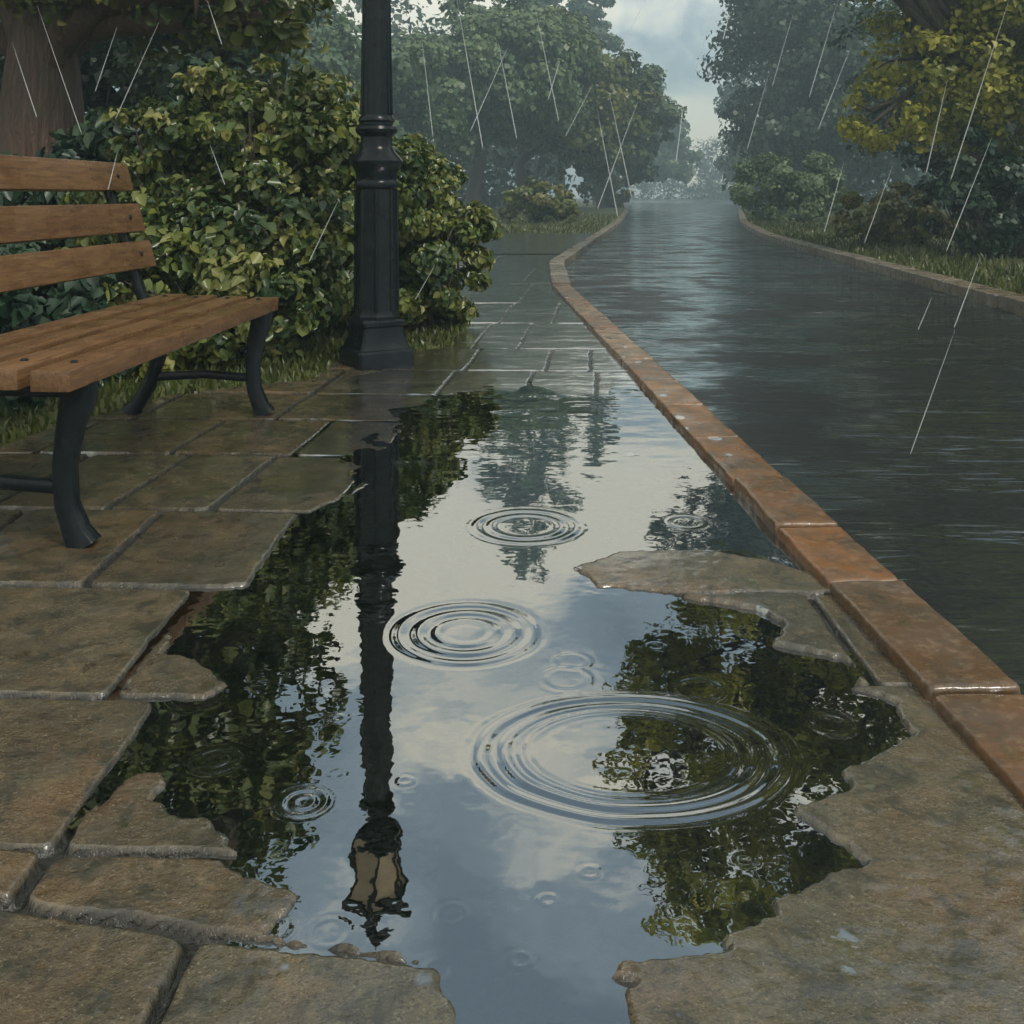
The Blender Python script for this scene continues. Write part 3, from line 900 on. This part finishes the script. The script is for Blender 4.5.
def shrub(label, base, blobs, n, size, mat, seed, near=True, name='shrub', stems=7, **kw):
    base = Vector(base)
    root = thing(name, label, 'shrub', base)
    rb = rel(blobs, base); r = random.Random(seed)
    m = MB()
    for c, rad in rb:
        for _ in range(stems):
            e = c + Vector((r.gauss(0, .4), r.gauss(0, .4), r.uniform(-.1, .6))) * rad
            s0 = Vector((c.x * .35 + r.gauss(0, .08), c.y * .35 + r.gauss(0, .08), -0.03))
            m.tube([s0, s0.lerp(e, .5) + Vector((0, 0, .08 * rad)), e], [0.018, 0.012, 0.004], 6)
    m.build('stem', BARKD, root, smooth=True)
    link('foliage', leaf_mesh('foliage', rb, n, size, seed, near=near, **kw), mat, root)
    return root


FARK = 1.0          # spreads the middle trees farther down the park, larger in proportion


def B(x, y, d, r):
    return (pd(x, y, d * FARK), r * FARK)


def W(x, y, z, r):
    return (Vector((x, y, z)), r)


def foot(x, d, z=-0.02):
    d *= FARK
    return ((x - 512) * d / F, d, z)


# near left: the old tree whose branches hang over the shrub and above the lamp
tree('old tree with thick brown trunk behind the bench and leafy branches hanging over the shrub', foot(42, 8.6),
     [B(110, -110, 8.4, 1.1), B(225, -6, 7.8, 0.60), B(262, -100, 8.0, 0.68), B(200, -60, 7.6, 0.75), B(150, -190, 8.0, 0.95), B(60, -300, 8.6, 1.5), B(235, -170, 7.7, 0.55),
      B(150, 10, 8.9, 0.5), B(-30, -110, 8.4, 1.0), B(-150, -250, 9, 1.8), B(-20, -480, 9, 1.6), B(60, -30, 8.0, 0.35), B(-120, 20, 9.2, 0.9), B(296, 20, 7.7, 0.26)],
     42000, 0.092, OLIVE, BARK, 0.40, 21, near=True, fork=0.42, kper=26, clump=0.36, tone_mu=0.42)
# shrubs along the left bed
shrub('large broad leaved shrub filling the space between the bench and the lamp', foot(262, 6.75),
      [W(-1.66, 6.75, 1.02, 0.72), W(-2.1, 6.8, 0.8, 0.7), W(-1.25, 6.7, 0.72, 0.55), W(-1.62, 6.2, 0.5, 0.55), W(-1.75, 6.7, 1.4, 0.42), W(-1.15, 6.95, 1.0, 0.5), W(-2.15, 6.2, 0.42, 0.5), W(-1.5, 5.85, 0.26, 0.36), W(-1.95, 5.7, 0.28, 0.4), W(-1.4, 6.6, 1.62, 0.2), W(-1.9, 6.7, 1.6, 0.2), W(-1.15, 6.6, 1.35, 0.2), W(-2.3, 6.5, 1.3, 0.25), W(-1.62, 6.3, 1.35, 0.25)],
      36000, 0.060, BUSH, 31, kper=30, clump=0.30, tone_mu=0.45)
shrub('lower rounded shrub right behind the lamp post, spilling towards the wet walk', foot(430, 7.6),
      [W(-0.75, 7.55, 0.72, 0.5), W(-0.55, 7.45, 0.42, 0.36), W(-0.9, 7.5, 0.95, 0.4), W(-0.42, 7.6, 0.62, 0.28), W(-0.95, 7.3, 0.4, 0.4)],
      17000, 0.058, BUSH, 33, kper=26, clump=0.30, tone_mu=0.46)
shrub('dark shrub behind the far end of the bench', foot(110, 7.1),
      [W(-2.75, 7.2, 0.6, 0.7), W(-3.3, 7.3, 0.6, 0.75), W(-2.75, 7.5, 1.1, 0.6), W(-2.6, 6.6, 0.3, 0.45), W(-3.1, 6.5, 0.3, 0.5), W(-2.6, 5.5, 0.25, 0.45), W(-2.45, 4.7, 0.2, 0.36), W(-3.0, 4.8, 0.3, 0.5), W(-2.3, 5.3, 0.2, 0.35)],
      14000, 0.09, DARK, 35, kper=20, clump=0.32, tone_mu=0.5)
shrub('tall dark thicket standing behind the thick brown trunk', foot(60, 11.5),
      [W(-5.2, 11.5, 1.1, 1.2), W(-4.0, 12, 1.4, 1.2), W(-6.4, 11.8, 1.3, 1.4), W(-3.0, 12.5, 1.2, 1.1), W(-4.6, 12.4, 2.7, 1.3), W(-6, 12.6, 3, 1.5)],
      16000, 0.12, DARK, 37, kper=20, near=False, tone_mu=0.45)
# trees across the middle, fading with distance
tree('dark tree with slender trunk directly left of the big shrub top', foot(205, 14), [B(190, 40, 14, 1.3), B(215, -60, 14, 1.4), B(150, -40, 14.5, 1.5), B(230, 60, 13.5, 0.8)], 14000, 0.14, DARK, BARKD, 0.14, 41, kper=18, tone_mu=.4)
FARK = 1.45
tree('hazy green tree seen between the old tree and the lamp shaft', foot(345, 30), [B(330, 120, 30, 2.2), B(372, 95, 30, 2.0), B(290, 90, 31, 2.5), B(340, 170, 29, 1.6), B(400, 140, 30, 1.7)], 18000, 0.2, TEAL, BARKD, 0.22, 43, kper=18)
tree('leaning tree with dark limbs just right of the lamp shaft', foot(470, 36), [B(455, 75, 36, 2.4), B(500, 72, 36, 2.4), B(432, 105, 35, 1.8), B(475, 100, 35, 2.0), B(530, 80, 37, 2.4), B(470, 40, 36, 1.5)], 30000, 0.2, TEAL, BARKD, 0.26, 45, kper=20, lean=(.6, 0), fork=.5, tone_mu=.6)
tree('olive tree with twin dark limbs above the small left verge shrub', foot(528, 40), [B(552, 66, 40, 2.3), B(585, 95, 40, 2.2), B(540, 100, 39, 2.0), B(615, 110, 41, 1.9), B(575, 130, 39, 1.5), B(600, 145, 40, 1.4)], 26000, 0.21, OLIVE, BARKD, 0.26, 47, kper=20, lean=(-.5, 0), fork=.45)
tree('rounded small tree leaning over the far left edge of the road', foot(600, 52), [B(622, 95, 52, 2.2), B(640, 120, 52, 1.7), B(610, 140, 52, 2.0), B(632, 150, 51, 1.4)], 13000, 0.24, TEAL, BARKD, 0.2, 149, kper=16, tone_mu=.6)
FARK = 1.0
tree('pale blue tree fading in haze at the end of the road', foot(612, 140), [B(642, 120, 140, 5.6), B(620, 135, 140, 6.0), B(662, 150, 141, 5.4), B(648, 165, 139, 4.6)], 12000, 0.7, TEAL, BARKD, 0.5, 51, kper=16)
FARK = 1.45
tree('tall slender tree far off, mirrored as a blue column in the puddle', foot(527, 60), [B(527, -20, 60, 2.4), B(515, -60, 60, 2.1), B(538, -88, 60, 2.0), B(526, -128, 60, 1.5), B(532, -158, 60, 0.9), B(532, 20, 60, 2.0), B(522, 60, 60, 2.0), B(545, -40, 60, 1.1)], 12000, 0.26, TEAL, BARKD, 0.3, 71, kper=14)
tree('shorter slender tree far off, mirrored beside the blue column', foot(597, 66), [B(592, 5, 66, 1.3), B(600, -25, 66, 1.1), B(594, -52, 66, 0.9), B(594, 45, 66, 1.6)], 8000, 0.28, TEAL, BARKD, 0.3, 73, kper=14)
FARK = 1.0
tree('faint distant tree with broad crown left of the hazy gap', foot(560, 110), [B(545, 90, 110, 6), B(515, 75, 112, 6.5), B(535, 55, 112, 5.0), B(565, 130, 110, 6), B(520, 120, 110, 7)], 15000, 0.6, TEAL, BARKD, 0.6, 52, kper=18)
tree('faint blue tree beside the dark right hand tree, far along the road', foot(765, 120), [B(760, 150, 120, 4.4), B(772, 110, 120, 5.0), B(745, 176, 119, 2.6), B(768, 160, 120, 5.0)], 14000, 0.58, TEAL, BARKD, 0.5, 53, kper=16)
FARK = 1.3
tree('very tall dark tree rising on the right bank past the road', foot(800, 44), [B(790, 60, 44, 3.2), B(830, 20, 44, 3.6), B(785, -20, 44, 2.8), B(830, 110, 43, 3.0), B(775, 120, 44, 2.4), B(860, 60, 44, 3.2), B(800, -110, 44, 3.4), B(850, -100, 44, 3.6), B(765, 20, 45, 2.0), B(810, -190, 44, 3.0), B(752, -80, 44, 2.0), B(700, -105, 44, 1.9), B(745, -130, 44, 2.2), B(672, -118, 44, 1.1), B(780, -60, 44, 2.4)],
     56000, 0.22, DARK, BARKD, 0.36, 55, kper=22, tone_mu=.55)
FARK = 1.0
tree('second dark tree filling the upper right edge behind the yellow tree', foot(1000, 26), [B(960, 120, 26, 2.2), B(1020, 80, 26, 2.6), B(1080, 60, 26, 3.0), B(920, 150, 27, 1.6), B(1000, 0, 27, 2.6), B(900, 60, 28, 2.0), B(1060, 170, 25, 2.0)],
     26000, 0.165, DARK, BARKD, 0.3, 57, kper=20)
tree('broad yellow green tree arching high over the right side of the road', foot(985, 16, 0.02),
     [B(940, 85, 16, 1.05), B(1005, 40, 16, 1.5), B(885, 115, 15.6, 0.62), B(905, 50, 16, 0.7), B(1080, 0, 16, 2.0), B(990, 110, 16.5, 0.9), B(960, -60, 16, 1.4), B(860, -90, 15, 1.1), B(740, -120, 14.5, 1.15), B(690, -190, 14, 1.0), B(820, -270, 14.5, 1.5),
      B(950, -200, 15.5, 2.0), B(705, -310, 14, 0.8), B(1080, -200, 16, 2.4), B(770, -200, 14.2, 0.9), B(662, -160, 14, 0.5), B(652, -232, 14, 0.62), B(690, -335, 14, 0.9), B(800, -385, 14.5, 1.1), B(900, -380, 15, 1.4)],
     95000, 0.10, YELL, BARKD, 0.24, 59, kper=24, near=True, clump=.33, fork=.4, tone_mu=.42)
# low shrubs
shrub('small round shrub on the left verge below the olive tree', foot(540, 35), [B(520, 205, 35, 0.75), B(548, 203, 35, 0.8), B(565, 210, 35, 0.6), B(535, 198, 35.4, 0.7)], 7000, 0.12, OLIVE, 61, near=False, tone_mu=.55)
shrub('tiny hazy shrub at the far end of the left verge', foot(608, 80), [B(600, 190, 80, 1.4), B(616, 192, 80, 1.2), B(608, 186, 80, 1.2)], 2500, 0.32, OLIVE, 63, near=False, tone_mu=.6)
shrub('dull green shrub below the very tall dark tree on the right bank', foot(790, 36, .02), [B(765, 190, 36, 1.1), B(795, 180, 36, 1.3), B(822, 195, 36, 1.1), B(785, 200, 35, 0.9), B(805, 205, 35, .8)], 14000, 0.12, TEAL, 65, near=False, tone_mu=.75)
shrub('light green shrub on the right verge under the yellow green tree', foot(890, 19, .02), [B(865, 215, 19, 0.55), B(895, 205, 19, 0.6), B(925, 218, 19, 0.5), B(880, 225, 18.6, 0.45), B(905, 228, 18.6, 0.45)], 11000, 0.08, OLIVE, 67, near=False, tone_mu=.72)
shrub('dark undergrowth shrub at the right edge behind the verge', foot(985, 15, .02), [B(960, 205, 15.2, 0.55), B(1000, 190, 15, 0.75), B(1045, 200, 15, 0.8), B(985, 225, 14.6, .45), B(1080, 180, 15.5, 1.0), B(945, 180, 16, 0.5), B(975, 165, 15.2, .5)], 16000, 0.09, DARK, 69, near=False)
# the wood behind and around, one mass
wb = []
for k in range(70):
    a = rng.uniform(-1.15, 1.15); d = rng.uniform(60, 150)
    x = math.tan(a * 0.55) * d * 1.4; px = 512 + x / d * F
    if 590 < px < 745: d = rng.uniform(200, 240); x = (px - 512) * d / F
    hh = rng.uniform(3, 7)
    if 575 < px < 760: hh = rng.uniform(4, 7.0)
    wb.append(W(x, d, hh * .75, hh)); wb.append(W(x + rng.normal(0, 3), d, hh * 1.5 if not 575 < px < 760 else hh, hh * .75))
for k in range(16):
    px = 596 + k * 10; d = rng.uniform(205, 240); hh = rng.uniform(2.4, 4.2)
    wb.append(W((px - 512) * d / F, d, hh * .45, hh))
for sx in (-1, 1):
    for k in range(26):
        wb.append(W(sx * rng.uniform(14, 26) + (8 if sx > 0 else 0), rng.uniform(8, 60), rng.uniform(1.5, 7), rng.uniform(2, 3.5)))
me = leaf_mesh('forest', wb, 130000, 0.5, 77, near=False, kper=16, clump=.4)
o = link('forest', me, DARK); struct(o, 'hazy mass of far trees closing the park behind', 'stuff')


# ------------------------------------------------------------------ rain
def rain():
    L = [(12, 42, 37, 118), (37, 5, 82, 135), (117, 27, 95, 92), (159, 22, 115, 120), (207, 0, 222, 45), (210, 145, 225, 185), (339, 199, 309, 262), (422, 40, 433, 137), (457, 0, 483, 149), (508, 47, 470, 132),
         (435, 265, 415, 300), (646, 0, 620, 48), (535, 8, 559, 122), (593, 84, 565, 137), (498, 42, 517, 140), (597, 109, 618, 218), (609, 92, 632, 199), (638, 101, 597, 210), (684, 101, 676, 162), (716, 0, 694, 76), (730, 11, 723, 40),
         (682, 11, 680, 36), (793, 14, 772, 87), (838, 0, 809, 98), (850, 49, 818, 130), (769, 73, 747, 150), (1009, 0, 950, 182), (947, 81, 926, 174), (992, 137, 946, 252), (844, 162, 824, 233), (894, 162, 864, 244), (980, 258, 954, 328),
         (955, 330, 910, 455), (932, 297, 918, 330), (118, 150, 108, 190), (560, 60, 548, 100)]
    m = MB(); r = random.Random(3)
    for x0, y0, x1, y1 in L:
        d = r.uniform(1.7, 2.0)
        a = pd(x0, y0, d); b = pd(x1, y1, d + r.uniform(-.04, .04))
        rad = 0.00043 * d * r.uniform(.8, 1.15)
        m.tube([a, a.lerp(b, .25), a.lerp(b, .7), b.lerp(a, .03), b], [rad * .15, rad * .6, rad, rad * .9, rad * .1], 6)
    o = m.build('rain', RAIN, smooth=True); struct(o, 'thin slanting streaks of falling rain', 'stuff')


rain()

# ------------------------------------------------------------------ haze
bm = bmesh.new(); bmesh.ops.create_cube(bm, size=1.0)
bmesh.ops.transform(bm, matrix=Matrix.Translation((20, 155, 16.4)) @ Matrix.Diagonal((400, 370, 35.2, 1)), verts=bm.verts)
me = bpy.data.meshes.new('haze'); bm.to_mesh(me); bm.free()
t = NT('rain_haze'); pv = t.n.new('ShaderNodeVolumePrincipled')
pv.inputs['Color'].default_value = (0.66, 0.90, 1.0, 1); pv.inputs['Density'].default_value = 0.0043; pv.inputs['Anisotropy'].default_value = 0.2
t.L(pv.outputs[0], t.out.inputs['Volume'])
hz = struct(link('haze', me, t.m), 'rainy blue haze hanging over the park', 'stuff')

# ------------------------------------------------------------------ sky and sun
SUN_EL, SUN_AZ = math.radians(50), math.radians(140)      # azimuth from +Y towards +X
w = bpy.data.worlds.new('World'); S.world = w; w.use_nodes = True
nt = w.node_tree; nt.nodes.clear(); N = nt.nodes


def nn(k): return N.new(k)


out = nn('ShaderNodeOutputWorld'); bg = nn('ShaderNodeBackground'); bg.inputs['Strength'].default_value = 0.1
sky = nn('ShaderNodeTexSky'); sky.sky_type = 'NISHITA'; sky.sun_disc = False
sky.sun_elevation = SUN_EL; sky.sun_rotation = SUN_AZ
tc = nn('ShaderNodeTexCoord')
mp = nn('ShaderNodeMapping'); mp.inputs['Scale'].default_value = (1.0, 1.0, 1.7); mp.inputs['Location'].default_value = (0.35, 0.1, 0.2)
nt.links.new(tc.outputs['Generated'], mp.inputs[0])
no = nn('ShaderNodeTexNoise'); no.inputs['Scale'].default_value = 4.3; no.inputs['Detail'].default_value = 6; no.inputs['Roughness'].default_value = 0.55; no.inputs['Distortion'].default_value = 0.4
nt.links.new(mp.outputs[0], no.inputs['Vector'])
dt = nn('ShaderNodeVectorMath'); dt.operation = 'DOT_PRODUCT'
nt.links.new(tc.outputs['Generated'], dt.inputs[0]); dt.inputs[1].default_value = Vector((0.09, 1.0, 0.30)).normalized()
mr = nn('ShaderNodeValToRGB'); q = mr.color_ramp.elements     # a break in the cloud ahead, heavier cloud round it
q[0].position = 0.70; q[0].color = (.55, .55, .55, 1)
q[1].position = 1.0; q[1].color = (.575, .575, .575, 1)
y_ = q.new(0.84); y_.color = (.36, .36, .36, 1)
y_ = q.new(0.93); y_.color = (.36, .36, .36, 1)
y_ = q.new(0.965); y_.color = (.565, .565, .565, 1)
nt.links.new(dt.outputs['Value'], mr.inputs[0])
ad = nn('ShaderNodeMath'); ad.operation = 'ADD'
nt.links.new(no.outputs[0], ad.inputs[0]); nt.links.new(mr.outputs[0], ad.inputs[1])
sb = nn('ShaderNodeMath'); sb.operation = 'SUBTRACT'; nt.links.new(ad.outputs[0], sb.inputs[0]); sb.inputs[1].default_value = 0.5
rp = nn('ShaderNodeValToRGB'); e = rp.color_ramp.elements
e[0].position = 0.30; e[0].color = (0.17, 0.22, 0.265, 1)
e[1].position = 0.60; e[1].color = (0.98, 0.89, 0.69, 1)
x = e.new(0.475); x.color = (0.30, 0.365, 0.41, 1)
x = e.new(0.525); x.color = (0.60, 0.62, 0.57, 1)
nt.links.new(sb.outputs[0], rp.inputs[0])
sc = nn('ShaderNodeVectorMath'); sc.operation = 'SCALE'; sc.inputs['Scale'].default_value = 9.0
nt.links.new(rp.outputs[0], sc.inputs[0])
mx = nn('ShaderNodeMix'); mx.data_type = 'RGBA'; mx.inputs[0].default_value = 0.88
nt.links.new(sky.outputs[0], mx.inputs[6]); nt.links.new(sc.outputs[0], mx.inputs[7])
nt.links.new(mx.outputs[2], bg.inputs[0]); nt.links.new(bg.outputs[0], out.inputs[0])

sl = bpy.data.lights.new('sun', 'SUN'); sl.energy = 1.5; sl.angle = math.radians(14); sl.color = (1.0, 0.95, 0.86)
so = bpy.data.objects.new('sun', sl); COL.objects.link(so)
dv = Vector((math.sin(SUN_AZ) * math.cos(SUN_EL), math.cos(SUN_AZ) * math.cos(SUN_EL), math.sin(SUN_EL)))
so.rotation_euler = dv.to_track_quat('Z', 'Y').to_euler(); so.location = dv * 30

# ------------------------------------------------------------------ camera
cam = bpy.data.cameras.new('camera'); co = bpy.data.objects.new('camera', cam); COL.objects.link(co)
co.location = (0, 0, H); co.rotation_euler = (math.pi / 2, 0, 0)
cam.sensor_width = 36; cam.lens = 36.0 * F / 1024; cam.shift_y = (HZ - 512) / 1024
cam.clip_start = 0.05; cam.clip_end = 1000
S.camera = co
S.view_settings.view_transform = 'Standard'; S.view_settings.look = 'None'
S.view_settings.exposure = 0.77; S.view_settings.gamma = 1
S.render.engine = 'CYCLES'
S.cycles.max_bounces = 8; S.cycles.transparent_max_bounces = 12
